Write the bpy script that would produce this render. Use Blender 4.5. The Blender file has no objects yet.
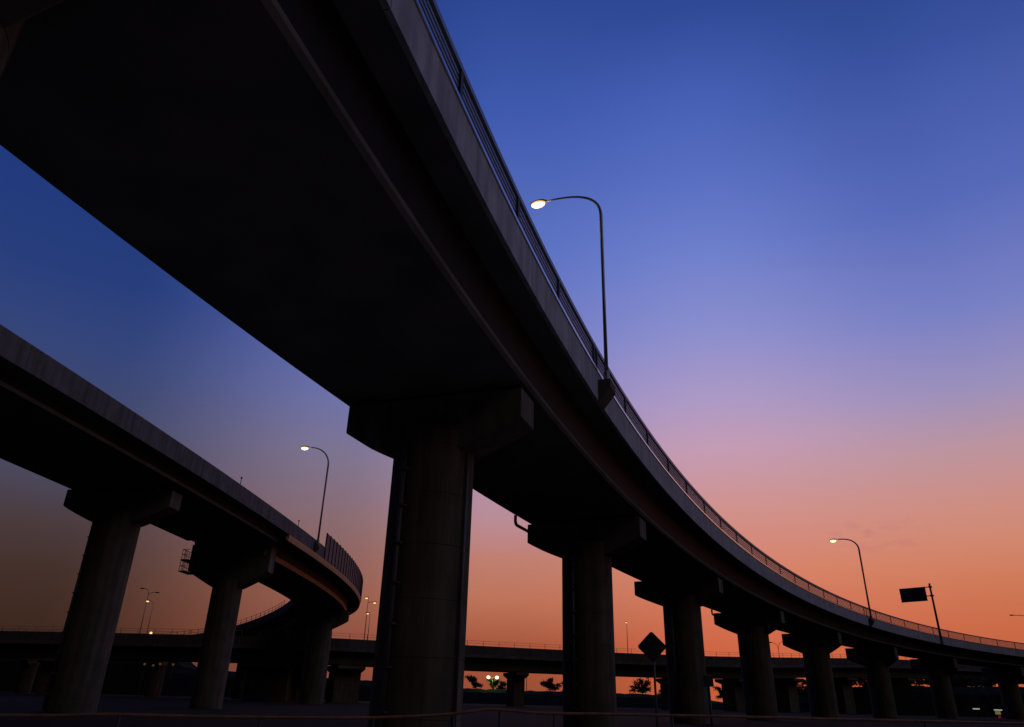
import bpy, bmesh, math, random
from mathutils import Vector, Matrix
random.seed(7)
scene = bpy.context.scene
COL = scene.collection
R = math.radians
EYE = 1.6                                   # height of the eye above the ground

# ------------------------------------------------------------------ camera
F_PX, HOR, ROLL = 717.70, 697.98, R(1.4854)
pitch = math.atan((HOR - 363.5) / F_PX)
fw = Vector((0, math.cos(pitch), math.sin(pitch)))
r0 = Vector((1, 0, 0)); u0 = r0.cross(fw)
rt = r0 * math.cos(ROLL) + u0 * math.sin(ROLL)
up = -r0 * math.sin(ROLL) + u0 * math.cos(ROLL)
cam = bpy.data.cameras.new('camera')
cam.sensor_fit = 'HORIZONTAL'; cam.sensor_width = 36.0
cam.lens = F_PX / 1024 * 36.0
cam.clip_start = 0.1; cam.clip_end = 6000
co = bpy.data.objects.new('camera', cam); COL.objects.link(co)
M3 = Matrix((rt, up, -fw)).transposed()
co.matrix_world = Matrix.Translation((0, 0, EYE)) @ M3.to_4x4()
scene.camera = co

# ------------------------------------------------------------------ view
scene.view_settings.view_transform = 'Standard'
scene.view_settings.look = 'None'
scene.view_settings.exposure = 0.0
scene.view_settings.gamma = 1.0
scene.view_settings.use_curve_mapping = False
scene.cycles.max_bounces = 5
scene.cycles.diffuse_bounces = 3

# ------------------------------------------------------------------ dusk sky
def lin(c):
    return tuple((x / 255 / 12.92) if x / 255 < .04045 else ((x / 255 + .055) / 1.055) ** 2.4 for x in c)
world = bpy.data.worlds.new('World'); scene.world = world
world.use_nodes = True
nt = world.node_tree; nt.nodes.clear()
N = nt.nodes.new; LK = nt.links.new
def math_node(op, a, b=None, c=None, clamp=False):
    n = N('ShaderNodeMath'); n.operation = op; n.use_clamp = clamp
    for i, v in enumerate((a, b, c)):
        if v is None: continue
        if isinstance(v, (int, float)): n.inputs[i].default_value = v
        else: LK(v, n.inputs[i])
    return n.outputs[0]
tc = N('ShaderNodeTexCoord')
sep = N('ShaderNodeSeparateXYZ'); LK(tc.outputs['Generated'], sep.inputs[0])
el = math_node('MULTIPLY', math_node('ARCSINE', sep.outputs[2]), 180 / math.pi)
az = math_node('MULTIPLY', math_node('ARCTAN2', sep.outputs[0], sep.outputs[1]), 180 / math.pi)
el01 = math_node('DIVIDE', el, 90.0, clamp=True)
def ramp(stops):
    n = N('ShaderNodeValToRGB'); cr = n.color_ramp; cr.interpolation = 'LINEAR'
    while len(cr.elements) > 1: cr.elements.remove(cr.elements[0])
    for i, (e, c) in enumerate(stops):
        x = cr.elements[0] if i == 0 else cr.elements.new(e / 90.0)
        x.position = e / 90.0; x.color = (*lin(c), 1)
    LK(el01, n.inputs[0]); return n.outputs[0]
TOP = [(64, (28, 45, 104)), (90, (12, 17, 28))]
back = ramp([(0, (9, 8, 8)), (10, (12, 10, 11)), (24, (16, 16, 22)), (42, (20, 22, 34)), (64, (18, 22, 42)), (90, (12, 17, 28))])
farl = ramp([(0, (56, 35, 26)), (4, (63, 42, 33)), (7, (68, 49, 44)), (10, (75, 60, 62)), (13, (75, 72, 92)), (18, (64, 72, 110)),
             (22, (52, 69, 122)), (26.5, (40, 62, 124)), (32, (33, 58, 124)), (45, (32, 54, 118))] + TOP)
lft = ramp([(0, (126, 70, 54)), (3.5, (140, 80, 62)), (6.3, (148, 92, 76)), (9, (142, 98, 92)), (12.2, (136, 107, 112)), (17, (126, 116, 144)),
            (21, (112, 115, 166)), (27, (88, 104, 176)), (34, (66, 92, 172)), (44, (48, 76, 156))] + TOP)
cen = ramp([(0, (150, 76, 52)), (3.5, (166, 86, 60)), (6.8, (190, 116, 90)), (9.7, (192, 127, 112)), (12.7, (186, 140, 150)), (17, (172, 146, 176)),
            (22, (146, 138, 192)), (28, (114, 124, 198)), (34, (92, 114, 194)), (44, (64, 90, 174)), (52, (46, 72, 148))] + TOP)
mid = ramp([(0, (198, 92, 58)), (4, (208, 104, 70)), (9, (216, 131, 105)), (13.5, (208, 146, 141)), (18, (196, 156, 180)), (21.7, (172, 153, 197)),
            (27, (138, 142, 205)), (33, (110, 127, 203)), (38, (90, 112, 194)), (44, (71, 96, 180)), (50, (48, 74, 152))] + TOP)
rgt = ramp([(0, (190, 88, 56)), (5, (203, 107, 72)), (7.6, (207, 122, 89)), (10, (209, 135, 110)), (12.5, (205, 142, 130)), (16.2, (187, 148, 159)), (20, (155, 144, 187)), (25.3, (120, 128, 196)), (33, (85, 105, 184)), (39, (70, 93, 171)), (42, (60, 84, 161)), (46, (50, 75, 149)), (53, (38, 60, 128))] + TOP)
glow = ramp([(0, (70, 36, 24)), (6, (96, 54, 38)), (12, (104, 70, 60)), (20, (112, 94, 108)), (30, (96, 104, 166)), (38, (62, 80, 148)), (44, (42, 62, 132)), (54, (32, 50, 112))] + TOP)
nor = ramp([(0, (8, 7, 6)), (14, (13, 12, 11)), (22, (54, 54, 60)), (30, (118, 142, 194)), (42, (132, 176, 252)), (54, (92, 124, 206))] + TOP[1:])
east = ramp([(0, (9, 8, 7)), (12, (18, 16, 14)), (20, (84, 66, 52)), (30, (226, 182, 150)), (42, (198, 172, 158)), (56, (84, 86, 96))] + TOP[1:])
def blend(a, b, lo, hi, smooth=True):
    mr = N('ShaderNodeMapRange'); mr.interpolation_type = 'SMOOTHSTEP' if smooth else 'LINEAR'
    mr.inputs[1].default_value = lo; mr.inputs[2].default_value = hi
    LK(az, mr.inputs[0])
    mx = N('ShaderNodeMix'); mx.data_type = 'RGBA'
    LK(mr.outputs[0], mx.inputs[0]); LK(a, mx.inputs[6]); LK(b, mx.inputs[7])
    return mx.outputs[2]
sky = blend(back, farl, -130, -40)
sky = blend(sky, lft, -32, -12.5)
sky = blend(sky, cen, -14, -1)
sky = blend(sky, mid, 0, 17)
sky = blend(sky, rgt, 17, 36)
sky = blend(sky, glow, 38, 66)
sky = blend(sky, nor, 64, 92)
sky = blend(sky, east, 104, 128)
sky = blend(sky, back, 128, 156)
# one thin wisp of cloud low in the west and a very slight unevenness of the air
nz = N('ShaderNodeTexNoise'); nz.inputs['Scale'].default_value = 38; nz.inputs['Detail'].default_value = 5
mp = N('ShaderNodeMapping'); mp.inputs['Scale'].default_value = (1, 1, 2.6)
LK(tc.outputs['Generated'], mp.inputs[0]); LK(mp.outputs[0], nz.inputs['Vector'])
def bump(v, c, w):
    d = math_node('DIVIDE', math_node('SUBTRACT', v, c), w)
    return math_node('SUBTRACT', 1.0, math_node('MULTIPLY', d, d), clamp=True)
wm = math_node('MULTIPLY', bump(az, 26.8, 4.2), bump(el, 10.9, 1.5))
wm = math_node('MULTIPLY', wm, math_node('MULTIPLY', math_node('SUBTRACT', nz.outputs[0], .46), 3.5, clamp=True))
wm = math_node('MULTIPLY', wm, .42)
mx = N('ShaderNodeMix'); mx.data_type = 'RGBA'
LK(wm, mx.inputs[0]); LK(sky, mx.inputs[6]); mx.inputs[7].default_value = (*lin((170, 112, 112)), 1)
bg = N('ShaderNodeBackground'); bg.inputs['Strength'].default_value = 1.0
LK(mx.outputs[2], bg.inputs[0])
wo = N('ShaderNodeOutputWorld'); LK(bg.outputs[0], wo.inputs[0])

# ------------------------------------------------------------------ materials
def mat(name, col, rough=.85, metal=0.0, var=.25, scale=1.2, streak=0.0, bump_s=0.0, bump_scale=14.0):
    m = bpy.data.materials.new(name); m.use_nodes = True
    t = m.node_tree; b = t.nodes['Principled BSDF']
    b.inputs['Specular IOR Level'].default_value = .5 if metal else .12
    b.inputs['Roughness'].default_value = rough; b.inputs['Metallic'].default_value = metal
    g = t.nodes.new('ShaderNodeNewGeometry')
    n1 = t.nodes.new('ShaderNodeTexNoise'); n1.inputs['Scale'].default_value = scale; n1.inputs['Detail'].default_value = 6
    t.links.new(g.outputs['Position'], n1.inputs['Vector'])
    r = t.nodes.new('ShaderNodeMapRange')
    r.inputs[1].default_value = .3; r.inputs[2].default_value = .7
    r.inputs[3].default_value = 1 - var; r.inputs[4].default_value = 1 + var * .6
    t.links.new(n1.outputs[0], r.inputs[0])
    fac = r.outputs[0]
    if streak:
        mpn = t.nodes.new('ShaderNodeMapping'); mpn.inputs['Scale'].default_value = (2.6, 2.6, .16)
        t.links.new(g.outputs['Position'], mpn.inputs[0])
        n2 = t.nodes.new('ShaderNodeTexNoise'); n2.inputs['Scale'].default_value = 1.0; n2.inputs['Detail'].default_value = 5
        t.links.new(mpn.outputs[0], n2.inputs['Vector'])
        r2 = t.nodes.new('ShaderNodeMapRange'); r2.inputs[1].default_value = .38; r2.inputs[2].default_value = .62
        r2.inputs[3].default_value = 1 - streak; r2.inputs[4].default_value = 1.0
        t.links.new(n2.outputs[0], r2.inputs[0])
        mu = t.nodes.new('ShaderNodeMath'); mu.operation = 'MULTIPLY'
        t.links.new(fac, mu.inputs[0]); t.links.new(r2.outputs[0], mu.inputs[1]); fac = mu.outputs[0]
    v = t.nodes.new('ShaderNodeVectorMath'); v.operation = 'SCALE'
    v.inputs[0].default_value = col; t.links.new(fac, v.inputs['Scale'])
    t.links.new(v.outputs[0], b.inputs['Base Color'])
    if bump_s:
        n3 = t.nodes.new('ShaderNodeTexNoise'); n3.inputs['Scale'].default_value = bump_scale; n3.inputs['Detail'].default_value = 4
        t.links.new(g.outputs['Position'], n3.inputs['Vector'])
        bp = t.nodes.new('ShaderNodeBump'); bp.inputs['Strength'].default_value = bump_s; bp.inputs['Distance'].default_value = .03
        t.links.new(n3.outputs[0], bp.inputs['Height']); t.links.new(bp.outputs[0], b.inputs['Normal'])
    return m
def emit(name, col, s):
    m = bpy.data.materials.new(name); m.use_nodes = True
    b = m.node_tree.nodes['Principled BSDF']
    b.inputs['Base Color'].default_value = (.05, .05, .05, 1); b.inputs['Specular IOR Level'].default_value = .1
    b.inputs['Emission Color'].default_value = (*col, 1); b.inputs['Emission Strength'].default_value = s
    return m
CONC = mat('weathered_concrete', (.18, .155, .13), .9, 0, .22, .7, .30, .25)
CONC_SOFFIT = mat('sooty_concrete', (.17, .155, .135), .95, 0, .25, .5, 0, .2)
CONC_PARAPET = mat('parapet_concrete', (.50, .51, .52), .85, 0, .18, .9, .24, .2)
CONC_GLOW = mat('concrete_warm_glow', (.85, .45, .20), .8, 0, .12, .8, .15, .1)  # warm dusk light painted into the colour of the ramp edge
CONC_PIER = mat('pier_concrete', (.15, .12, .085), .9, 0, .25, .8, .35, .3)
STEEL = mat('galvanised_steel', (.34, .36, .37), .45, .6, .15, 3)
RAILM = mat('railing_steel', (.30, .32, .34), .5, .5, .15, 3)
COPING = mat('bare_coping', (.85, .83, .82), .22, 1.0, .12, 2)
DARKM = mat('dark_paint', (.04, .045, .05), .6, .2, .2, 3)
SIGNM = mat('sign_back', (.06, .065, .07), .55, .5, .2, 3)
RAMP_PARAPET = mat('ramp_parapet_concrete', (.17, .165, .15), .85, 0, .18, .9, .3, .2)
WEB_SHADE = mat('web_shade_tone', (.02, .018, .017), .7, 0, .25, .8, .2)  # shade under the cantilever, painted as a near-black tone
BEAM = mat('background_beam', (.13, .115, .10), .9, 0, .25, .5, .2)
BOUNCE = mat('pale_bounce', (.25, .205, .14), 1.0, 0, .25, .8, 0, .5)  # pale tone of the unseen ground sheet that bounces light
BARRIER = mat('barrier_panel', (.15, .14, .135), .7, .2, .2, 1.5, .2)
PIPE = mat('drain_pipe', (.10, .10, .10), .6, .2, .2, 3)
GRASS = mat('dark_grass', (.012, .009, .004), 1.0, 0, .4, .35)
BANK = mat('bank_scrub', (.012, .011, .007), 1.0, 0, .4, .3)
BARK = mat('bark', (.03, .024, .018), .95, 0, .3, 6)
LEAF = mat('leaf', (.028, .04, .018), .8, 0, .45, 1.5)
RUST = mat('rusty_rail', (.30, .16, .08), .7, 0, .3, 4)
LENS = emit('lamp_lens', (1.0, .86, .46), 3.0)
LENS_RIM = emit('lamp_bowl', (1.0, .60, .10), 1.1)
LENS_FAR = emit('far_lamp_lens', (1.0, .62, .16), 1.6)
LENS_DIM = emit('dim_lamp_lens', (1.0, .55, .18), .06)
GREENL = emit('green_white_lamp', (.72, 1.0, .42), 3.5)
WHITEL = emit('white_strip', (.85, .92, .70), .38)
YELL = emit('yellow_strip', (.75, .70, .25), .16)
REDL = emit('red_lamp', (.75, .05, .02), .16)

# ------------------------------------------------------------------ mesh helpers
class MB:
    def __init__(s): s.v = []; s.f = []
    def add(s, vs, fs):
        b = len(s.v); s.v += [tuple(v) for v in vs]; s.f += [tuple(i + b for i in f) for f in fs]
    def box(s, c, ax, ay, az_, hx, hy, hz):
        c = Vector(c); ax, ay, az_ = Vector(ax), Vector(ay), Vector(az_)
        vs = [c + ax * hx * i + ay * hy * j + az_ * hz * k for i in (-1, 1) for j in (-1, 1) for k in (-1, 1)]
        s.add(vs, [(0, 1, 3, 2), (4, 6, 7, 5), (0, 4, 5, 1), (2, 3, 7, 6), (0, 2, 6, 4), (1, 5, 7, 3)])
    def tube(s, pts, rad, n=8, caps=True):
        pts = [Vector(p) for p in pts]
        if not isinstance(rad, (list, tuple)): rad = [rad] * len(pts)
        vs = []; fs = []; prev = None
        for i, p in enumerate(pts):
            t = (pts[min(i + 1, len(pts) - 1)] - pts[max(i - 1, 0)]).normalized()
            if prev is None: a = t.orthogonal().normalized()
            else:
                a = prev - t * prev.dot(t)
                a = a.normalized() if a.length > 1e-6 else t.orthogonal().normalized()
            prev = a; b = t.cross(a)
            for k in range(n):
                th = 2 * math.pi * k / n
                vs.append(p + (a * math.cos(th) + b * math.sin(th)) * rad[i])
        for i in range(len(pts) - 1):
            for k in range(n):
                fs.append((i * n + k, i * n + (k + 1) % n, (i + 1) * n + (k + 1) % n, (i + 1) * n + k))
        if caps: fs += [tuple(range(n))[::-1], tuple((len(pts) - 1) * n + k for k in range(n))]
        s.add(vs, fs)
    def lathe(s, prof, c, n=40):
        c = Vector(c); vs = []; fs = []
        for r_, z in prof:
            for k in range(n):
                th = 2 * math.pi * k / n; vs.append(c + Vector((r_ * math.cos(th), r_ * math.sin(th), z)))
        for i in range(len(prof) - 1):
            for k in range(n):
                fs.append((i * n + k, i * n + (k + 1) % n, (i + 1) * n + (k + 1) % n, (i + 1) * n + k))
        fs += [tuple(range(n))[::-1], tuple((len(prof) - 1) * n + k for k in range(n))]
        s.add(vs, fs)
    def ellipsoid(s, c, ax, ay, az_, rx, ry, rz, n=14, m=8):
        c = Vector(c); vs = []; fs = []
        for i in range(m + 1):
            ph = math.pi * i / m
            for k in range(n):
                th = 2 * math.pi * k / n
                vs.append(c + Vector(ax) * rx * math.sin(ph) * math.cos(th) + Vector(ay) * ry * math.sin(ph) * math.sin(th) + Vector(az_) * rz * math.cos(ph))
        for i in range(m):
            for k in range(n):
                fs.append((i * n + k, i * n + (k + 1) % n, (i + 1) * n + (k + 1) % n, (i + 1) * n + k))
        s.add(vs, fs)
    def prism(s, poly, o, ex, ez, ey, half):
        """polygon of (a, b) in the plane ex/ez at o, thickened by +-half along ey"""
        o = Vector(o); ex, ez, ey = Vector(ex), Vector(ez), Vector(ey); n = len(poly)
        vs = [o + ex * a + ez * b - ey * half for a, b in poly] + [o + ex * a + ez * b + ey * half for a, b in poly]
        fs = [tuple(range(n)), tuple(range(2 * n - 1, n - 1, -1))] + [(i, n + i, n + (i + 1) % n, (i + 1) % n) for i in range(n)]
        s.add(vs, fs)
    def sweep(s, path, prof, s0, s1, ds=2.0):
        """closed profile of (offset to the left, height) carried along the deck line"""
        k = max(1, int(round((s1 - s0) / ds))); n = len(prof); vs = []; fs = []
        for i in range(k + 1):
            q = s0 + (s1 - s0) * i / k
            for off, dz in prof: vs.append(path(q, off, dz))
        for i in range(k):
            for j in range(n):
                fs.append((i * n + j, i * n + (j + 1) % n, (i + 1) * n + (j + 1) % n, (i + 1) * n + j))
        fs += [tuple(range(n))[::-1], tuple(k * n + j for j in range(n))]
        s.add(vs, fs)
    def build(s, name, m, parent=None, smooth=False, bevel=0):
        me = bpy.data.meshes.new(name)
        org = parent.matrix_world.translation.copy() if parent is not None else Vector((0, 0, 0))
        if parent is not None and 'wo' in parent.keys(): org = Vector(parent['wo'])
        me.from_pydata([Vector(v) - org for v in s.v], [], s.f)
        bm = bmesh.new(); bm.from_mesh(me); bmesh.ops.recalc_face_normals(bm, faces=bm.faces)
        bm.to_mesh(me); bm.free()
        me.materials.append(m)
        if smooth:
            for p in me.polygons: p.use_smooth = True
        o = bpy.data.objects.new(name, me); COL.objects.link(o)
        if parent is not None: o.parent = parent
        if bevel:
            b = o.modifiers.new('edge', 'BEVEL'); b.width = bevel; b.segments = 2; b.limit_method = 'ANGLE'
        o['wo'] = tuple(org)
        return o
def tag(o, label, cat, group=None):
    o['label'] = label; o['category'] = cat
    if group: o['group'] = group
    return o
def thing(name, label, cat, loc, group=None):
    o = bpy.data.objects.new(name, None); COL.objects.link(o); o.location = loc
    o.empty_display_size = .5; o['wo'] = tuple(loc)
    return tag(o, label, cat, group)
Z = Vector((0, 0, 1))

# ------------------------------------------------------------------ deck lines
def make_line(x0, y0, th, k0, k1, k2, lo, hi, hmin=-9, hmax=9, ds=.5):
    def hd(q):
        u = q / 100
        h = th + k0 * u if q < 0 else th + k0 * u + k1 * u * u + k2 * u ** 3
        return max(hmin, min(hmax, h))
    n0 = int(round(-lo / ds)); n1 = int(round(hi / ds)); pts = {0: (x0, y0)}
    x, y = x0, y0
    for i in range(n1):
        h = hd((i + .5) * ds); x += math.sin(h) * ds; y += math.cos(h) * ds; pts[i + 1] = (x, y)
    x, y = x0, y0
    for i in range(n0):
        h = hd(-(i + .5) * ds); x -= math.sin(h) * ds; y -= math.cos(h) * ds; pts[-i - 1] = (x, y)
    def xy(q):
        i = math.floor(q / ds); f = q / ds - i
        a = pts[max(-n0, min(n1, i))]; b = pts[max(-n0, min(n1, i + 1))]
        return a[0] * (1 - f) + b[0] * f, a[1] * (1 - f) + b[1] * f
    return xy, hd
mxy, mhd = make_line(-2.5991, 10.2706, .2669, .4682, -.1868, .0765, -60, 290)
def mz(q):
    u = max(q, 0) / 100
    return 12.5 + EYE - .0539 * u - .4334 * u * u
def MP(q, off, dz):
    x, y = mxy(q); h = mhd(q)
    return Vector((x - off * math.cos(h), y + off * math.sin(h), mz(q) + dz))
lxy, lhd = make_line(-24.6809, 44.4366, .0786, -.1561, .1728, -.3804, -60, 260, hmin=-1.70)
def ldrop(q):
    t = max(0, min(1, (q - 108) / 78)); return 6.05 * t * t * (3 - 2 * t)
def LP(q, off, dz):
    x, y = lxy(q); h = lhd(q)
    return Vector((x - off * math.cos(h), y + off * math.sin(h), 15.0 + EYE - ldrop(q) + dz))
def frame(hdf, q):
    h = hdf(q)
    return Vector((math.sin(h), math.cos(h), 0)), Vector((-math.cos(h), math.sin(h), 0))   # along, left

# ================================================================== ground
HZ = {}
def ground():
    m = MB()
    xs = [-2600, -1200, -600, -300, -150, -75, -40, -20, -10, 0, 10, 20, 40, 75, 150, 300, 600, 1200, 2600]
    ys = [-600, -200, -60, -20, 0, 10, 20, 30, 45, 70, 110, 160, 240, 400, 800, 1600, 3200]
    vs = [(x, y, 0) for y in ys for x in xs]; n = len(xs)
    fs = [(j * n + i, j * n + i + 1, (j + 1) * n + i + 1, (j + 1) * n + i) for j in range(len(ys) - 1) for i in range(n - 1)]
    m.add(vs, fs); o = m.build('ground', GRASS); o['kind'] = 'structure'
    # scrubby bank beyond the low viaduct, higher towards the left
    m = MB(); rnd = random.Random(3)
    prof = [(-330, 10.5), (-200, 10.5), (-120, 10.3), (-96, 10.3), (-92, 7.4), (-80, 6.7), (-62, 6.0), (-45, 5.5), (-25, 4.3), (-5, 3.7), (20, 3.6), (45, 3.4), (58, 2.6), (66, 1.6), (76, 1.8), (84, 3.4), (94, 5.2), (102, 6.8), (116, 7.6), (130, 7.4), (150, 8.0), (200, 8.4), (330, 8.4)]
    def hz(x):
        for (a, ha), (b, hb) in zip(prof, prof[1:]):
            if a <= x <= b: return ha + (hb - ha) * (x - a) / (b - a)
        return prof[-1][1]
    HZ['f'] = hz
    cols = []
    x = -330
    while x <= 330:
        h = hz(x) + rnd.uniform(-.16, .16); cols.append((x, h)); x += 1.6
    vs = []; fs = []
    for x, h in cols:
        vs += [(x, 213, -.3), (x, 219 + rnd.uniform(-.5, .5), h * .75), (x, 224, h), (x, 236, h), (x, 250, -.3)]
    for i in range(len(cols) - 1):
        for j in range(4): fs.append((i * 5 + j, i * 5 + j + 1, (i + 1) * 5 + j + 1, (i + 1) * 5 + j))
    m.add(vs, fs); o = m.build('hill', BANK); o['kind'] = 'structure'
ground()
m = MB(); m.add([(-48, -60, .004), (46, -60, .004), (46, 33, .004), (-48, 33, .004)], [(0, 1, 2, 3)])  # added sheet out of view, bounces light up onto the soffits
o = m.build('bounce_sheet', BOUNCE); o['kind'] = 'structure'

# ================================================================== main viaduct
M0, M1 = -45.0, 268.0
via = thing('viaduct', 'big dark curving viaduct sweeping from overhead at upper left to the far right', 'viaduct', MP(15, 5.1, -14))
W = 10.25
m = MB()
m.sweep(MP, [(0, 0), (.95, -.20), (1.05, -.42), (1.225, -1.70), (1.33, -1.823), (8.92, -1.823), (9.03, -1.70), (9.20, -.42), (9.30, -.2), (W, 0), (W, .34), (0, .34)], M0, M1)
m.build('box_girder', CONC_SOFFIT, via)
m = MB(); m.sweep(MP, [(.93, -.215), (1.035, -.43), (1.20, -1.56), (1.206, -1.56), (1.045, -.42), (.945, -.21)], M0, M1)  # thin dark plate standing for the shade on the upper web
m.build('web_shade_strip', WEB_SHADE, via)
def parapet(path, s0, s1, prof, seg, gap=.03, ds=2.0):
    m = MB(); q = s0
    while q < s1 - .01:
        e = min(q + seg, s1); m.sweep(path, prof, q + gap / 2, e - gap / 2, ds); q = e
    return m
P_TOP = 1.42
posts = [-18, -12.5, -7, -1.5, 4.0, 9.5, 14.9, 20.9, 27.7, 33.3, 39.3, 45.1, 51.3, 57.4, 63.8, 70.2, 76.6, 83.1, 90.1, 96.9, 104.5, 111.4, 118.3, 125.1, 131.3,
         138.8, 145.8, 152.7, 159.8, 167, 174.2, 181.4, 188.6, 195.8, 203, 210.2, 217.4, 224.6, 231.8, 239, 246.2, 253.4, 260.6, 267]
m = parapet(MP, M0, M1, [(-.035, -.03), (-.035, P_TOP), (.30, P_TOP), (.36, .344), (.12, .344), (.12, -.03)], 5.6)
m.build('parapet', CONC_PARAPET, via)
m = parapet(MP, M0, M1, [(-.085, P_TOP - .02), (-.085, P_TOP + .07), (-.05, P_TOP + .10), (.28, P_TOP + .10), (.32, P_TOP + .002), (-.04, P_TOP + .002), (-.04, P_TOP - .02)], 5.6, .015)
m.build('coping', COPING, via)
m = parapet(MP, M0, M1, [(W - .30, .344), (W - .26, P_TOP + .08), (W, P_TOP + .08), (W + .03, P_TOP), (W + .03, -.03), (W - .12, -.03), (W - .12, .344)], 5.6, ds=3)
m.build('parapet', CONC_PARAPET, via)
# steel railing on the outer parapet
RB = P_TOP + .10; RT = 2.86
m = MB()
hw = .045
for i in range(5):
    z = RB + .09 + i * .205
    m.sweep(MP, [(.07, z), (.07, z + .115), (.13, z + .115), (.13, z)], M0, M1, 2.0)
m.sweep(MP, [(.00, RT - .22), (.00, RT - .03), (.03, RT), (.19, RT), (.22, RT - .03), (.22, RT - .22)], M0, M1, 2.0)
rail = m.build('railing', RAILM, via)
def rail_post(q, parent):
    al, lf = frame(mhd, q); m = MB()
    m.box(MP(q, .035, (RB + RT - .22) / 2), al, lf, Z, .09, .03, (RT - .22 - RB) / 2)
    m.box(MP(q, .16, RB + .02), al, lf, Z, .12, .09, .02)
    m.build('post', DARKM, parent)
for q in posts: rail_post(q, rail)
for q in (21.5, 126.4): rail_post(q, rail)
# corbels that carry the lamp posts
def corbel(path, hdf, q, parent, z0, z1, d=.62, w=.55):
    al, lf = frame(hdf, q); m = MB()
    o = path(q, 0, 0)
    m.prism([(.036, z1), (d, z1), (d, z1 - .38), (.036, z0)], o, -lf, Z, al, w)
    m.build('lamp_corbel', CONC, parent, bevel=.02)
corbel(MP, mhd, 21.8, via, -.10, 1.02)
corbel(MP, mhd, 127.0, via, -.10, 1.02)
# expansion joint plates hanging on the girder at the piers
MAIN_PIERS = [-4.85, 15.3, 36.6, 61.2, 87.2, 114.8, 142.9, 171.0, 199.0, 227.0, 254.0]
# loops of drain pipe from the deck edge to the pier heads
def drain_loop(q, dq=-.0):
    al, lf = frame(mhd, q); m = MB()
    a = MP(q, 8.99, -1.80); pts = [a, a - Z * .3]
    for t in range(1, 7):
        th = t / 6 * math.pi / 2
        pts.append(a - Z * (.3 + .28 * math.sin(th)) + al * (.3 * (1 - math.cos(th))))
    pts.append(pts[-1] + al * 2.1)
    m.tube(pts, .10, 10); m.build('drain_pipe', PIPE, via, True)
drain_loop(34.0); drain_loop(84.5)

# ================================================================== piers
def pier(path, hdf, q, off, dz_soffit, name, label, group, dia=3.2, half_l=3.62, half_r=3.75, end=1.15, depth=2.15, thick=.80, pipe=False, capmat=None, platform=False, bearing=.16, full=False):
    al, lf = frame(hdf, q)
    c = path(q, off, dz_soffit); zs = c.z; base = Vector((c.x, c.y, 0))
    t = thing(name, label, 'bridge pier', base, group)
    zt = zs - bearing; zb = zt - depth
    m = MB(); r_ = dia / 2
    prof = [(r_ + .0, -.3)]
    z = .9
    while z < (zt - .3 if full else zb + .5):                       # formwork joints
        prof += [(r_, z - .018), (r_ - .014, z - .012), (r_ - .014, z + .012), (r_, z + .018)]; z += 1.82
    ztop = zt - .01 if full else zb + .8; prof.append((r_, ztop))
    m.lathe(prof, base, 56)
    col = m.build('column', CONC_PIER, t)
    m = MB()
    ze = zt - end
    poly = [(-half_r, zt), (-half_r, ze)]
    for i in range(1, 7):
        f = i / 6; poly.append((-half_r + (half_r - r_ * .96) * f, ze + (zb - ze) * (f ** .88)))
    for i in range(6, -1, -1):
        f = i / 6; poly.append((half_l - (half_l - r_ * .96) * f, ze + (zb - ze) * (f ** .88)))
    poly += [(half_l, zt)]
    m.prism(poly, base, lf, Z, al, thick)
    cap = m.build('pier_cap', capmat or CONC, t, bevel=.05)
    for sx in (-1, 1):
        for sy in (-1, 1):
            m = MB(); m.box(base + lf * sx * 2.6 + al * sy * .7 + Z * (zt + bearing / 2), al, lf, Z, .3, .35, bearing / 2 - .003)
            m.build('bearing', DARKM, t)
    if pipe:
        toc = Vector((-base.x, -base.y, 0)).normalized(); side = Vector((toc.y, -toc.x, 0))
        for ang, rr in pipe:
            d = toc * math.cos(ang) + side * math.sin(ang); tang = Vector((-d.y, d.x, 0))
            m = MB(); p = base + d * (r_ + .10)
            m.tube([p + Z * .2, p + Z * (zb - .15)], rr, 12); pp = m.build('downpipe', PIPE, t, True)
            z = 1.1
            while z < zb - .3 and rr > .065:
                m = MB()
                m.box(base + d * (r_ + .09) + Z * z, tang, d, Z, rr + .10, .11, .03)
                m.build('pipe_clamp', PIPE, pp); z += 1.32
    if platform:
        pl = None
        e = base + lf * (half_l + .006); d = .8
        m = MB(); m.box(e + lf * d / 2 + Z * (ze - .15), lf, al, Z, d / 2, 1.1, .05)
        m.box(e + lf * d / 2 + Z * (ze + 1.0), lf, al, Z, d / 2, 1.1, .05)
        pl = m.build('inspection_platform', DARKM, t)
        m = MB()
        for z0_ in (ze - .10, ze + 1.05):
            for j in range(5):
                a = e + lf * (d - .04) + al * (-1.05 + j * .525) + Z * z0_; m.tube([a, a + Z * 1.0], .03, 6)
            for hh in (.5, 1.0):
                m.tube([e + lf * .02 - al * 1.06 + Z * (z0_ + hh), e + lf * (d - .04) - al * 1.06 + Z * (z0_ + hh), e + lf * (d - .04) + al * 1.06 + Z * (z0_ + hh), e + lf * .02 + al * 1.06 + Z * (z0_ + hh)], .028, 6)
            for sy in (-1, 1):
                a = e + lf * .4 + al * sy * 1.05 + Z * z0_; m.tube([a, a + Z * 1.0], .028, 6)
        m.build('guard_frame', DARKM, pl)
    return t
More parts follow.
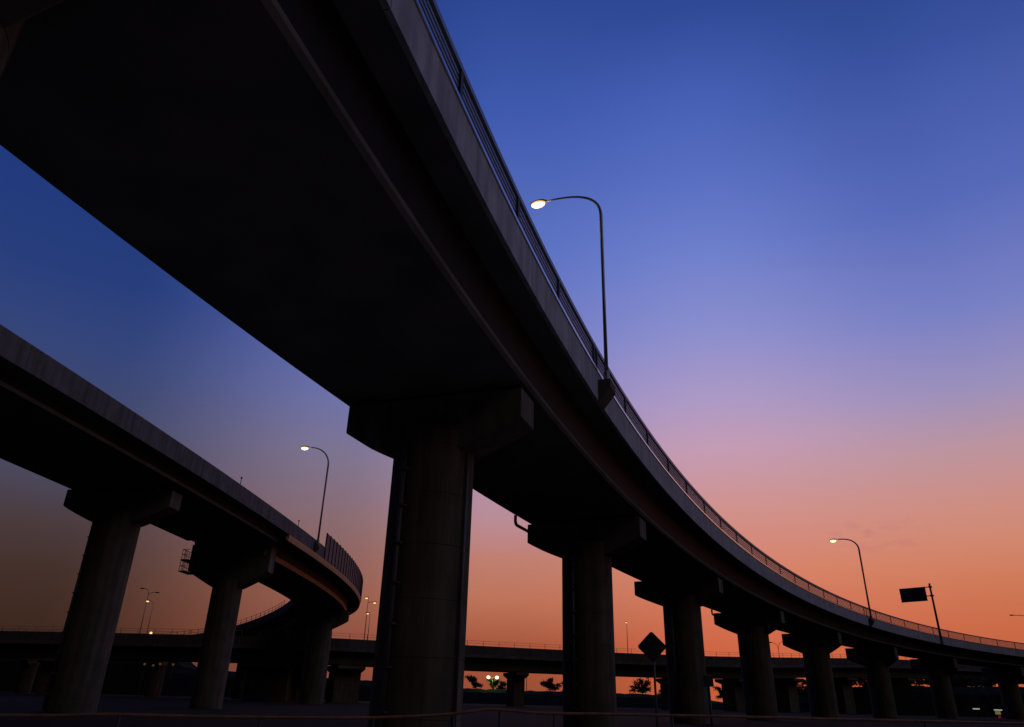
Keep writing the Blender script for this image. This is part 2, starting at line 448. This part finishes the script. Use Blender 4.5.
ML = ['concrete pier almost overhead, only a sliver of its column showing at the upper left corner',
      'thickest and nearest concrete pier, with downpipe and clamps, in the middle of the photo',
      'second concrete pier of the curving viaduct, right of the thickest one',
      'third concrete pier of the curving viaduct, just right of the diamond sign',
      'fourth concrete pier of the curving viaduct, counted from the thickest one',
      'fifth concrete pier of the curving viaduct, counted from the thickest one',
      'sixth concrete pier, below the right hand lamp post on the curving viaduct',
      'seventh concrete pier, below the blank road sign on the curving viaduct',
      'eighth concrete pier of the curving viaduct, left of two low white lights',
      'ninth concrete pier of the curving viaduct, among the low white lights at far right',
      'last concrete pier of the curving viaduct at the right edge of the photo']
DIAS = [3.15, 3.08, 3.15, 3.4, 3.6, 3.8, 3.8, 3.8, 3.8, 3.8, 3.8]
for i, q in enumerate(MAIN_PIERS):
    pp = False
    if i == 1: pp = [(.70, .08), (-.86, .06)]
    elif i in (2, 3): pp = [(.55, .08)]
    pier(MP, mhd, q, 5.12, -1.823, 'bridge_pier', ML[i], 'piers under the big curving viaduct', DIAS[i], pipe=pp, full=(i == 0), half_l=[3.6, 3.55, 3.8, 4.2, 4.35, 4.5, 4.6, 4.6, 4.6, 4.6, 4.6][i], depth=[2.15, 2.15, 2.2, 2.3, 2.5, 2.8, 3.0, 3.0, 3.0, 3.0, 3.0][i], end=[1.15, 1.15, 1.2, 1.25, 1.3, 1.6, 1.8, 1.8, 1.8, 1.8, 1.8][i])

# ================================================================== loop ramp at the left
ramp_ = thing('ramp_viaduct', 'smaller viaduct at left that loops round behind, with noise barrier on its outer edge', 'viaduct', LP(32, 5.86, -16.6))
L0, LJ, L1 = -45.0, 31.6, 236.0
WL = 11.9
m = MB()
m.sweep(LP, [(0, 0), (.9, -.22), (1.06, -.86), (10.66, -.86), (10.95, -.22), (WL, 0), (WL, .3), (0, .3)], L0, LJ)
m.build('box_girder', CONC_SOFFIT, ramp_)
m = MB(); m.sweep(LP, [(.88, -.235), (1.035, -.74), (1.045, -.74), (.892, -.228)], L0, LJ)  # dark plate for web shade, as on the main deck
m.build('web_shade_strip', WEB_SHADE, ramp_)
m = MB()
m.sweep(LP, [(0, 0), (.35, -.3), (2.0, -.62), (2.2, -1.70), (2.31, -2.15), (9.6, -2.15), (9.7, -1.70), (9.9, -.62), (11.55, -.3), (WL, 0), (WL, .3), (0, .3)], LJ + .03, L1)
m.build('steel_girder', CONC, ramp_)
m = MB()
m.sweep(LP, [(2.14, -1.70), (2.27, -2.17), (2.33, -2.17), (2.20, -1.70)], LJ + .03, L1)  # orange strip standing for warm light along the web bottom
m.build('girder_glow_strip', CONC_GLOW, ramp_)
m = parapet(LP, L0, LJ + 14.5, [(-.03, -.02), (-.03, 1.38), (.03, 1.45), (.24, 1.45), (.30, .302), (.1, .302), (.1, -.02)], 5.0)
m.build('parapet', RAMP_PARAPET, ramp_)
m = parapet(LP, LJ + 14.5, L1, [(-.03, -.02), (-.03, 1.38), (.03, 1.45), (.24, 1.45), (.30, .302), (.1, .302), (.1, -.02)], 5.0)
m.build('parapet', BARRIER, ramp_)
m = MB()
m.sweep(LP, [(-.07, -.03), (-.07, -.16), (.0, -.66), (.14, -.66), (.36, -.31), (.05, -.03)], LJ, L1)  # slab edge, its orange tone carries painted warm light
m.build('edge_beam', CONC_GLOW, ramp_)
m = parapet(LP, L0, L1, [(WL - .30, .302), (WL - .24, 1.45), (WL, 1.45), (WL + .03, 1.38), (WL + .03, -.02), (WL - .1, -.02), (WL - .1, .302)], 5.0)
m.build('parapet', RAMP_PARAPET, ramp_)
# noise barrier: ribs and panels
m = parapet(LP, 46.2, 150.0, [(-.06, .02), (-.06, 3.14), (.05, 3.14), (.05, 1.5), (-.035, 1.46), (-.035, .02)], 2.0, .02, 1.0)
nb = m.build('noise_barrier', BARRIER, ramp_)
for i in range(53):
    q = 46.2 + i * 2.0; al, lf = frame(lhd, q); m = MB()
    m.box(LP(q, -.10, 1.59), al, lf, Z, .075, .06, 1.59); m.build('rib', DARKM, nb)
# light railing on the inner edge of the loop
m = MB()
for z in (1.78, 2.38):
    m.sweep(LP, [(WL - .16, z), (WL - .16, z + .06), (WL - .1, z + .06), (WL - .1, z)], 118, L1, 2.0)
ir = m.build('railing', RAILM, ramp_)
for i in range(48):
    q = 118.5 + i * 2.45; al, lf = frame(lhd, q); m = MB()
    m.box(LP(q, WL - .13, 1.95), al, lf, Z, .06, .028, .50); m.build('post', RAILM, ir)
corbel(LP, lhd, 41.5, ramp_, -.02, .9, .5, .45)
for q in (17.6, 34.5):
    m = MB(); a = LP(q, .1, 1.45); m.tube([a, a + Z * .55], .035, 6); m.ellipsoid(a + Z * .62, (1, 0, 0), (0, 1, 0), (0, 0, 1), .09, .09, .1, 8, 6)
    m.build('marker_post', DARKM, ramp_)
LL = ['concrete pier of the looping ramp at far left, nearest under it',
      'second concrete pier of the looping ramp, with a caged inspection platform on its cap',
      'third concrete pier of the looping ramp, under the bend of the noise barrier',
      'pier of the looping ramp on its far side, behind the bend']
pier(LP, lhd, 10.4, 5.86, -.86, 'bridge_pier', LL[0], 'piers under the looping ramp', 3.25, half_l=4.2, half_r=4.2, end=1.25, depth=2.5, pipe=[(1.2, .07)], bearing=.35)
pier(LP, lhd, 32.6, 5.86, -.86, 'bridge_pier', LL[1], 'piers under the looping ramp', 2.95, half_l=4.2, half_r=4.2, end=2.6, depth=4.2, platform=True, bearing=.35)
pier(LP, lhd, 83.0, 5.86, -2.15, 'bridge_pier', LL[2], 'piers under the looping ramp', 3.9, half_l=4.3, half_r=4.4, end=1.5, depth=2.9, bearing=.3)
for q, lb in ((122, LL[3]), (150, 'pier of the looping ramp on its far leg, behind the second pier'),
              (176, 'pier of the looping ramp on its far leg, between the two nearest piers'), (204, 'pier of the looping ramp on its far leg, beside the nearest pier')):
    pier(LP, lhd, q, 5.86, -2.15, 'bridge_pier', lb, 'piers under the looping ramp', 3.2, half_l=4.0, half_r=4.0, end=1.2, depth=2.6, bearing=.3)

# ================================================================== low viaduct in the background
BV = [(-230, 172, 8.6), (-150, 160, 9.6), (-105, 157, 10), (-80, 155, 10), (-40.3, 152.2, 10), (-26.5, 156.2, 10), (-8.4, 163.8, 10), (12.3, 171.4, 10), (25.7, 176.6, 10.0), (46.6, 181.5, 10.05),
      (64.5, 189, 10.55), (86, 204, 11.6), (109.5, 217.5, 12.5), (150, 243, 13.2), (210, 282, 13.6)]
def smooth_line(P, n=12):
    out = []
    for i in range(len(P) - 1):
        p0, p1, p2, p3 = P[max(i - 1, 0)], P[i], P[i + 1], P[min(i + 2, len(P) - 1)]
        for k in range(n):
            t = k / n
            out.append(tuple(.5 * (2 * b + (c - a) * t + (2 * a - 5 * b + 4 * c - d) * t * t + (3 * b - a - 3 * c + d) * t ** 3) for a, b, c, d in zip(p0, p1, p2, p3)))
    out.append(P[-1]); return out
BVS = smooth_line(BV)
blen = [0]
for a, b in zip(BVS, BVS[1:]): blen.append(blen[-1] + math.hypot(b[0] - a[0], b[1] - a[1]))
def bat(q):
    q = max(0, min(blen[-1] - 1e-4, q))
    for i in range(len(blen) - 1):
        if blen[i + 1] >= q:
            f = (q - blen[i]) / (blen[i + 1] - blen[i]); a, b = BVS[i], BVS[i + 1]
            return [u + (w - u) * f for u, w in zip(a, b)], math.atan2(b[0] - a[0], b[1] - a[1])
bhd = lambda q: bat(q)[1]
def BP(q, off, dz):                    # height measured from the top of the parapet
    (x, y, z), h = bat(q)
    return Vector((x - off * math.cos(h), y + off * math.sin(h), z + EYE + dz))
bv = thing('low_viaduct', 'long low viaduct crossing the whole background behind all the piers', 'viaduct', BP(200, 5, -11.6))
B1 = blen[-1] - 1
m = MB()
m.sweep(BP, [(.0, -2.35), (.9, -2.55), (1.6, -3.05), (1.75, -4.75), (10.2, -4.75), (10.4, -3.0), (12, -2.35), (12, -1.6), (0, -1.6)], 0, B1, 4)
m.build('girder', BEAM, bv)
m = parapet(BP, 0, B1, [(-.03, -1.75), (-.03, -.03), (.22, 0), (.26, -1.6), (.1, -1.75)], 8, .04, 4)
m.build('parapet', BEAM, bv)
m = MB(); m.sweep(BP, [(-.16, -2.36), (-.16, -1.83), (.05, -1.752), (.05, -2.36)], 0, B1, 4)
m.build('edge_beam', CONC, bv)
m = parapet(BP, 0, B1, [(11.74, -1.6), (11.78, 0), (12.03, -.03), (12.03, -1.75), (11.9, -1.75)], 8, .04, 4)
m.build('parapet', BEAM, bv)
m = MB()
for z in (.45, .92): m.sweep(BP, [(.06, z), (.06, z + .045), (.11, z + .045), (.11, z)], 0, B1, 4)
br = m.build('railing', RAILM, bv)
for i in range(98):
    q = 78 + i * 3.6; al, lf = frame(bhd, q); m = MB(); m.box(BP(q, .085, .46), al, lf, Z, .04, .03, .46); m.build('post', RAILM, br)
# wall piers with crossheads
def wall_pier(q, w, label):
    al, lf = frame(bhd, q); c = BP(q, 5.9, -4.75); base = Vector((c.x, c.y, 0))
    t = thing('wall_pier', label, 'bridge pier', base, 'wall piers under the low viaduct')
    zt = c.z - .12
    m = MB(); m.prism([(-2.3, -.3), (2.3, -.3), (2.3, zt - 1.2), (-2.3, zt - 1.2)], base, lf, Z, al, w / 2); m.build('column', CONC_PIER, t, bevel=.1)
    m = MB(); m.prism([(-4.4, zt), (-4.4, zt - .6), (-2.2, zt - 1.197), (2.2, zt - 1.197), (4.4, zt - .6), (4.4, zt)], base, lf, Z, al, w / 2 + .12); m.build('crosshead', CONC, t, bevel=.05)
    m = MB(); m.box(base + Z * (zt + .06), al, lf, Z, .5, 3.4, .057); m.build('bearing', DARKM, t)
def bq_at_x(x):
    return min(range(0, int(B1)), key=lambda q: abs(bat(q)[0][0] - x))
for x, w, lb in ((-128, 5, 'broad wall pier of the low viaduct at the left edge of the photo'), (-92, 5, 'broad wall pier of the low viaduct behind the nearest ramp pier'), (-47.0, 8.6, 'broadest wall pier of the low viaduct, between two ramp piers'),
                 (-29.3, 5.4, 'wall pier of the low viaduct, right of the third ramp pier'), (4.4, 2.6, 'narrow wall pier of the low viaduct, right of the green lamp'), (24, 3.4, 'wall pier of the low viaduct behind the second big pier'),
                 (41, 3.4, 'wall pier of the low viaduct behind the third big pier'), (58.5, 4.2, 'wall pier of the low viaduct behind the fourth big pier'), (76, 4, 'wall pier of the low viaduct behind the fifth big pier'),
                 (95, 4, 'wall pier of the low viaduct behind the sixth big pier'), (118, 4, 'wall pier of the low viaduct below the blank road sign'), (142, 4, 'wall pier of the low viaduct at far right behind low white lights')):
    wall_pier(bq_at_x(x), w, lb)

# ================================================================== lamps on the decks
def bez(p0, p1, p2, p3, n=10):
    out = []
    for i in range(n + 1):
        t = i / n; a = (1 - t) ** 3; b = 3 * (1 - t) ** 2 * t; c = 3 * (1 - t) * t * t; d = t ** 3
        out.append(p0 * a + p1 * b + p2 * c + p3 * d)
    return out
def deck_lamp(base, n, z_bend, arm, z_head, label, group, r0=.105, r1=.05, lens=LENS, hs=1.0, lit=True):
    t = thing('street_lamp', label, 'street lamp', base, group)
    n = n.normalized(); s = Vector((n.y, -n.x, 0))
    A = Vector((base.x, base.y, z_bend - .9))
    tip = Vector((base.x, base.y, z_head)) + n * (arm - .5 * hs)
    pts = [base, base + (A - base) * .5] + bez(A, A + Z * 1.2, Vector((base.x, base.y, z_head + .12)) + n * arm * .28, tip, 14)
    k = len(pts); rad = [r0 + (r1 - r0) * min(1, i / (k - 3) * 1.05) for i in range(k)]; rad[1] = r0 * .86
    m = MB(); m.tube(pts, rad, 12); m.build('pole', STEEL, t, True)
    m = MB(); m.box(base + Z * .02, n, s, Z, .2, .2, .02); m.lathe([(r0 * 1.5, 0), (r0 * 1.45, .5), (r0 * 1.02, .58)], base + Z * .04, 12); m.build('base_plate', STEEL, t)
    d = (pts[-1] - pts[-2]).normalized(); u_ = s.cross(d); u_ = u_ if u_.z > 0 else -u_
    c = tip + d * .40 * hs
    m = MB(); m.ellipsoid(c + u_ * .04 * hs, d, s, u_, .46 * hs, .19 * hs, .13 * hs, 16, 8); hd_ = m.build('lamp_head', STEEL, t, True)
    if lit:
        m = MB(); m.ellipsoid(c - u_ * .02 * hs + d * .02 * hs, d, s, u_, .40 * hs, .20 * hs, .14 * hs, 16, 8); m.build('bowl', LENS_RIM, hd_, True)
    m = MB(); m.ellipsoid(c - u_ * .07 * hs + d * .03 * hs, d, s, u_, .37 * hs, .185 * hs, .20 * hs, 16, 8); m.build('lens', lens, hd_, True)
    ldl = bpy.data.lights.new('lamp_light', 'POINT'); ldl.energy = 22; ldl.color = (1.0, .74, .36); ldl.shadow_soft_size = .2
    lol = bpy.data.objects.new('lamp_light', ldl); COL.objects.link(lol); lol.parent = t; lol.location = c - u_ * .45 * hs - base
    return t
al, lf = frame(mhd, 21.8)
deck_lamp(MP(21.8, -.34, 1.024), lf, 24.0 + EYE, 3.56, 24.75 + EYE, 'tall lit lamp post on the near curving viaduct, its lamp brightest of all', 'lamp posts on the decks', .095, .05, hs=1.05)
al, lf = frame(mhd, 127)
deck_lamp(MP(127, -.34, 1.024), lf, 24.6 + EYE, 3.96, 25.7 + EYE, 'lit lamp post on the far curving viaduct, left of the blank road sign', 'lamp posts on the decks', .15, .09, hs=1.35)
al, lf = frame(lhd, 41.5)
deck_lamp(LP(41.5, -.28, .904), lf, 26.4 + EYE, 3.3, 27.75 + EYE, 'lit lamp post on the looping ramp at the start of the noise barrier', 'lamp posts on the decks', .12, .07, hs=1.2)

# ================================================================== road sign on the curving viaduct
q = 162.5; al, lf = frame(mhd, q)
b = MP(q, -.12, 1.03)
t = thing('road_sign', 'blank dark rectangular road sign cantilevered from a post on the curving viaduct', 'road sign', b)
zt = 22.25 + EYE
m = MB(); m.tube([b, Vector((b.x, b.y, zt))], [.21, .17], 14); m.lathe([(.2, 0), (.2, .12), (.05, .2)], Vector((b.x, b.y, zt + .0)), 14); m.build('post', DARKM, t, True)
m = MB(); m.prism([(.034, -.3), (.3, -.02), (.3, 1.02), (.034, 1.02)], MP(q, 0, 0), -lf, Z, al, .35); m.build('post_foot', CONC, t)
top = Vector((b.x, b.y, 0))
x0, x1, z0_, z1_ = .95, 5.75, zt - 3.05, zt - .42
m = MB(); m.prism([(x0, z0_), (x1, z0_ + .0), (x1, z1_), (x0, z1_)], top - al * .16, lf, Z, al, .05); pn = m.build('panel', SIGNM, t)
m = MB()
for zz in (z0_ + .04, z1_ - .04): m.box(top - al * .16 + lf * (x0 + x1) / 2 + Z * zz, lf, al, Z, (x1 - x0) / 2 + .08, .085, .05)
for xx in (x0, x1): m.box(top - al * .16 + lf * xx + Z * (z0_ + z1_) / 2, lf, al, Z, .05, .082, (z1_ - z0_) / 2 - .10)
m.build('frame', DARKM, pn)
for zz in (zt - .5, zt - 2.15):
    m = MB(); m.tube([top - lf * .38 + Z * zz, top + lf * (x1 * .62) + Z * zz], .085, 10); m.box(top + Z * zz, lf, al, Z, .27, .27, .14); m.build('arm', DARKM, t)

# ================================================================== far lamps
def far_lamp(base, h, label, group, arms, r=.09, lens=None, two=False):
    """arms: list of (direction vector, length, rise, lit?)"""
    t = thing('street_lamp', label, 'street lamp', base, group)
    top = base + Z * h
    m = MB(); m.tube([base, base + Z * h * .5, top], [r, r * .85, r * .65], 8)
    for d, ln, rise, lit in arms:
        d = d.normalized()
        m.tube(bez(top - Z * .5, top + Z * rise * .6, top + d * ln * .4 + Z * rise, top + d * ln + Z * rise, 8), r * .55, 8)
    m.build('pole', STEEL, t, True)
    for d, ln, rise, lit in arms:
        d = d.normalized(); s = Vector((d.y, -d.x, 0)); c = top + d * (ln + .3) + Z * rise
        m = MB(); m.ellipsoid(c, d, s, Z, .52, .24, .15, 12, 6); hd_ = m.build('lamp_head', DARKM, t, True)
        if lit:
            m = MB(); m.ellipsoid(c - Z * .08, d, s, Z, .34, .22, .22, 12, 6); m.build('lens', lens or LENS_FAR, hd_, True)
    return t
V = Vector
X = V((1, 0, 0))
far_lamp(V((-84.6, 178.0, 10.9)), 11.1, 'unlit twin armed lamp post far behind, left of the caged platform', 'distant lamp posts', [(V((-1, -.3, 0)), 1.3, 1.1, 0), (V((1, .35, 0)), 1.5, .35, 0)], .12)
far_lamp(V((-73.2, 157.1, 11.5)), 6.2, 'small lit lamp post beside the unlit twin armed one', 'distant lamp posts', [(V((-1, -.1, 0)), .95, .5, 1)], .08)
far_lamp(V((-29.7, 162.3, 11.4)), 8.4, 'lit twin armed lamp post far behind, left of the thickest pier', 'distant lamp posts', [(V((1, .1, 0)), 1.15, -.15, 1), (V((-.25, -.1, 0)), .1, .75, 1)], .10)
far_lamp(V((-29.9, 167.5, 11.4)), 6.2, 'lower lit lamp post just beside the twin armed one', 'distant lamp posts', [(V((-1, -.1, 0)), .3, .3, 1)], .08)
far_lamp(V((30.0, 187.6, 11.6)), 7.5, 'thin lit lamp post far behind, above the diamond sign to its left', 'distant lamp posts', [(V((-.3, -1, 0)), .3, .2, 1)], .09)
far_lamp(V((73.4, 206.0, 12.6)), 2.6, 'unlit lamp post with upswept arms, between the fourth and fifth big piers', 'distant lamp posts', [(V((-1, -.1, 0)), 1.7, 1.6, 0), (V((1, .1, 0)), 1.7, 1.9, 0)], .10)
far_lamp(V((125.9, 180.5, 2.0)), 20.2, 'unlit lamp post cut by the right edge of the photo', 'distant lamp posts', [(V((-1, .2, 0)), 3.6, .35, 0), (V((1, -.2, 0)), 3.6, .35, 0)], .14)
# a tiny lit lamp on the ramp parapet
t = thing('edge_lamp', 'tiny bright lamp on the ramp parapet at far left', 'lamp', LP(177.5, WL - .1, 1.45))
m = MB(); a = LP(177.5, WL - .1, 1.45); m.tube([a, a + Z * .8], .05, 6); m.build('stem', DARKM, t)
m = MB(); m.ellipsoid(a + Z * 1.0, X, V((0, 1, 0)), Z, .3, .3, .3, 10, 6); m.build('lens', LENS_FAR, t, True)
# twin green-white lamp by the trees
t = thing('flood_lamp', 'twin headed greenish white lamp behind the low viaduct, left of a narrow wall pier', 'lamp', (-3.3, 231, 3.5))
m = MB(); m.tube([(-3.3, 231, 3.5), (-3.3, 231, 7.0)], .09, 8); m.tube([(-4.5, 231, 6.9), (-2.1, 231, 6.9)], .07, 8); m.build('post', DARKM, t, True)
for dx in (-1.25, 1.25):
    m = MB(); m.ellipsoid((-3.3 + dx, 230.9, 7.0), X, V((0, 1, 0)), Z, .5, .4, .42, 12, 8); m.build('lens', GREENL, t, True)
ld = bpy.data.lights.new('lamp_light', 'POINT'); ld.energy = 420; ld.color = (.45, 1, .25); ld.shadow_soft_size = .4
lo = bpy.data.objects.new('lamp_light', ld); COL.objects.link(lo); lo.parent = t; lo.location = (0, -1.0, 3.3)
# dim row of lamps below the ramp at left and a few single ones
for (x, y, z), lb in (((-58.5, 127.2, 5.2), 'dim yellowish lamp at far left, leftmost of a blurred row of three'), ((-57.3, 127.7, 5.05), 'dim yellowish lamp, middle of a blurred row of three at far left'),
                      ((-56.4, 128.1, 5.3), 'dim yellowish lamp, rightmost and brightest of a blurred row of three'), ((-54.6, 128.9, 5.3), 'very dim single lamp right of the blurred row of three')):
    t = thing('bollard_lamp', lb, 'lamp', (x, y, 0), 'dim lamps low at far left')
    m = MB(); m.tube([(x, y, 0), (x, y, z - .2)], .05, 6); m.build('post', DARKM, t)
    m = MB(); m.ellipsoid((x, y, z), X, V((0, 1, 0)), Z, .2, .2, .18, 10, 6); m.build('lens', LENS_DIM, t, True)
# lit strips low on the right
for (x, y, z, w_, kind), lb in (((74.9, 125.3, 1.66, .95, 0), 'small white strip light low between the far right piers, left of the red lit one'),
                                ((77.4, 123.8, 1.58, 1.1, 1), 'small white strip light with yellow panel and red lamp below, low at far right')):
    t = thing('strip_light', lb, 'lamp', (x, y, 0)); d = V((x, y, 0)).normalized(); s = V((d.y, -d.x, 0))
    m = MB(); m.tube([(x, y, 0), (x, y, z + .3)], .06, 8); m.box(V((x, y, z + .34)), s, d, Z, w_ / 2 + .06, .2, .04); m.build('stand', DARKM, t)
    m = MB(); m.box(V((x, y, z + .12)) - d * .1, s, d, Z, w_ / 2, .05, .08); m.build('strip', WHITEL, t)
    if kind:
        m = MB(); m.box(V((x, y, z - .28)) - d * .1 - s * .1, s, d, Z, w_ / 3, .05, .24); m.build('panel', YELL, t)
        m = MB(); m.box(V((x, y, z - .85)) - d * .1, s, d, Z, .16, .05, .2); m.build('lamp', REDL, t)

# ================================================================== diamond sign, marker post and pipe rail in front
t = thing('warning_sign', 'dark diamond shaped road sign on a thin post, left of the third big pier', 'road sign', (4.56, 23.6, 0))
m = MB(); m.tube([(4.56, 23.64, 0), (4.56, 23.64, 3.15)], .036, 10); m.build('post', PIPE, t, True)
m = MB(); dn = V((4.5, 23.6, 0)).normalized(); sn = V((dn.y, -dn.x, 0)); h = .455
c = V((4.52, 23.58, 3.13)); r_ = .07; poly = []
for ax_, ay_ in ((0, -1), (1, 0), (0, 1), (-1, 0)):
    for k in (-1, 0, 1):
        tx, ty = -ay_, ax_
        poly.append((ax_ * (h - (r_ * .62 if k else r_ * .4)) + tx * k * r_ * .6, ay_ * (h - (r_ * .62 if k else r_ * .4)) + ty * k * r_ * .6))
m.prism(poly, c, sn, Z, dn, .012); m.build('panel', SIGNM, t)
m = MB()
for zz in (-.14, .14): m.box(c + dn * .03 + Z * zz, sn, dn, Z, .16, .014, .02)
m.build('clamp', STEEL, t)
t = thing('marker_post', 'thin dark post with a small box head in front of the fourth big pier', 'post', (6.57, 25.1, 0))
m = MB(); m.tube([(6.57, 25.1, 0), (6.55, 25.1, 2.1)], .045, 8); m.build('post', DARKM, t, True)
m = MB(); m.box((6.55, 25.08, 2.25), X, V((0, 1, 0)), Z, .15, .08, .17); m.build('box_head', DARKM, t, bevel=.02)
def ray(u, v):
    return fw * F_PX + rt * (u - 512) - up * (v - 363.5)
t = thing('pipe_rail', 'low rusty pipe railing wavering across the foreground in front of the piers', 'railing', (0, 19, 0))
pts = []
for i, (u, v, y) in enumerate([(-60, 715.5, 16.5), (0, 715.5, 16.8), (60, 715.5, 17), (110, 714.5, 17.2), (170, 716, 17.5), (230, 717, 17.8), (290, 717.6, 18.1), (340, 718, 18.3), (380, 717.5, 18.5), (420, 716, 18.7), (450, 714, 18.9), (470, 711.5, 19),
                               (490, 709.3, 19.2), (510, 710.5, 19.4), (530, 712.6, 19.5), (560, 713.6, 19.7), (600, 714, 20), (660, 715.2, 20.4), (740, 716.8, 21), (850, 719.5, 21.8), (1000, 723, 22.5), (1120, 726, 23)]):
    d = ray(u, v); k = y / d.y; pts.append(V((d.x * k, y, EYE + d.z * k)))
sm = smooth_line([tuple(p) for p in pts], 6)
m = MB(); m.tube(sm, .034, 8); m.build('rail', RUST, t, True)
for i in range(5, len(sm), 14):
    x, y, z = sm[i]; m = MB(); m.tube([(x, y, 0), (x, y, z - .02)], .03, 6); m.build('post', DARKM, t, True)

# ================================================================== trees on the bank
def tree(name, base, h, w, seed, label, n=420, leaf=.22, low=.2):
    rnd = random.Random(seed); base = V(base)
    t = thing(name, label, 'tree', base, 'small trees behind the low viaduct')
    m = MB(); limbs = []
    lean = V((rnd.uniform(-.3, .3), rnd.uniform(-.3, .3), 0)); top = base + lean + Z * h * .8
    m.tube([base - Z * .3, base + lean * .3 + Z * h * .35, top], [.13, .09, .03], 7); limbs.append((base + Z * h * .4, top))
    for i in range(11):
        a = i * 2.4 + rnd.uniform(-.5, .5); zz = rnd.uniform(.02, .38) * h; p = base + lean * zz / h + Z * zz
        e = p + V((math.cos(a) * w * .5 * rnd.uniform(.6, 1.15), math.sin(a) * w * .5 * rnd.uniform(.6, 1.15), h * rnd.uniform(.02, .55)))
        mid_ = (p + e) / 2 + Z * h * .06; m.tube([p, mid_, e], [.05, .035, .015], 5); limbs += [(p, mid_), (mid_, e), (mid_, e)]
    m.build('trunk', BARK, t)
    m = MB()
    for i in range(n):
        p, e = rnd.choice(limbs); g = .05 * w + .08
        c = p + (e - p) * rnd.uniform(.25, 1.12) + V((rnd.gauss(0, g), rnd.gauss(0, g), rnd.gauss(0, g * .7)))
        if c.z < base.z + h * low: continue
        a = ((e - p).normalized() + V((rnd.gauss(0, .8), rnd.gauss(0, .8), rnd.gauss(0, .8)))).normalized(); b = a.orthogonal().normalized()
        l = leaf * rnd.uniform(.5, 1.3); wd = l * .4
        m.add([c - a * l, c - b * wd, c + a * l, c + b * wd], [(0, 1, 2, 3)])
    m.build('crown', LEAF, t)
TR = [((-8.6, 228, 3.4), 4.4, 3.6, 'dark tree left of the twin green lamp'), ((-3.0, 233, 3.4), 4.2, 2.6, 'tree lit green behind the twin green lamp'), ((-.6, 229, 3.4), 3.0, 2.2, 'small bush right of the twin green lamp'),
      ((13.5, 228, 3.3), 4.9, 5.2, 'spreading small tree against the sky, left of the second big pier'), ((19.3, 228, 3.3), 3.6, 4.0, 'small tree touching the second big pier on its left'),
      ((40.2, 228, 3.2), 5.4, 5.6, 'bushy small tree left of the diamond sign post'), ((46.5, 228, 3.0), 3.0, 3.0, 'low bush just left of the diamond sign post'),
      ((64.6, 228, 1.6), 6.6, 5.6, 'bushy tree between the third and fourth big piers'), ((86, 229, .9), 6.4, 7.4, 'tall bushy tree between the fourth and fifth big piers'), ((91.5, 232, .9), 5.6, 5.0, 'tree right of the tall bushy one between the fourth and fifth big piers'),
      ((105, 229, .6), 6.0, 7.0, 'dense tree between the fifth and sixth big piers'), ((112, 231, .6), 5.0, 6.0, 'lower tree left of the sixth big pier'), ((128, 232, .8), 6.0, 6.0, 'tree between the sixth and seventh big piers'), ((150, 233, .8), 6.0, 6.5, 'tree beyond the eighth big pier at far right'),
      ((98, 230, 1.6), 5.6, 7.0, 'broad dark tree behind the fifth big pier'), ((119, 232, 1.8), 6.2, 8.0, 'broad dark tree behind the sixth big pier'),
      ((136, 231, 1.8), 6.6, 8.0, 'broad dark tree behind the seventh big pier'), ((143, 234, 1.8), 5.6, 7.0, 'tree left of the eighth big pier'),
      ((160, 233, 1.8), 6.4, 8.0, 'tree behind the low white lights at far right'), ((170, 233, 1.8), 6.8, 8.0, 'tree at the right edge of the photo behind the low white lights')]
for i, (b, h, w, lb) in enumerate(TR):
    b = (b[0], b[1], HZ['f'](b[0]) - .05)
    h *= .62 if b[0] > 96 else .88; w *= 1.15
    tree('small_tree', b, h, w, 40 + i, lb, n=int((210 if b[0] < 60 else 300) * w), leaf=.36, low=.02)
t = thing('utility_pole', 'thin distant pole between the narrow wall pier and the spreading tree', 'pole', (6.6, 226, 3.5))
m = MB(); m.tube([(6.6, 226, 3.4), (6.6, 226, 9.5)], .09, 8); m.build('shaft', DARKM, t, True)
m = MB(); m.box((6.6, 225.86, 8.9), X, V((0, 1, 0)), Z, .8, .05, .06); m.build('crossarm', DARKM, t)

for o in bpy.data.objects:
    if 'wo' in o.keys(): del o['wo']
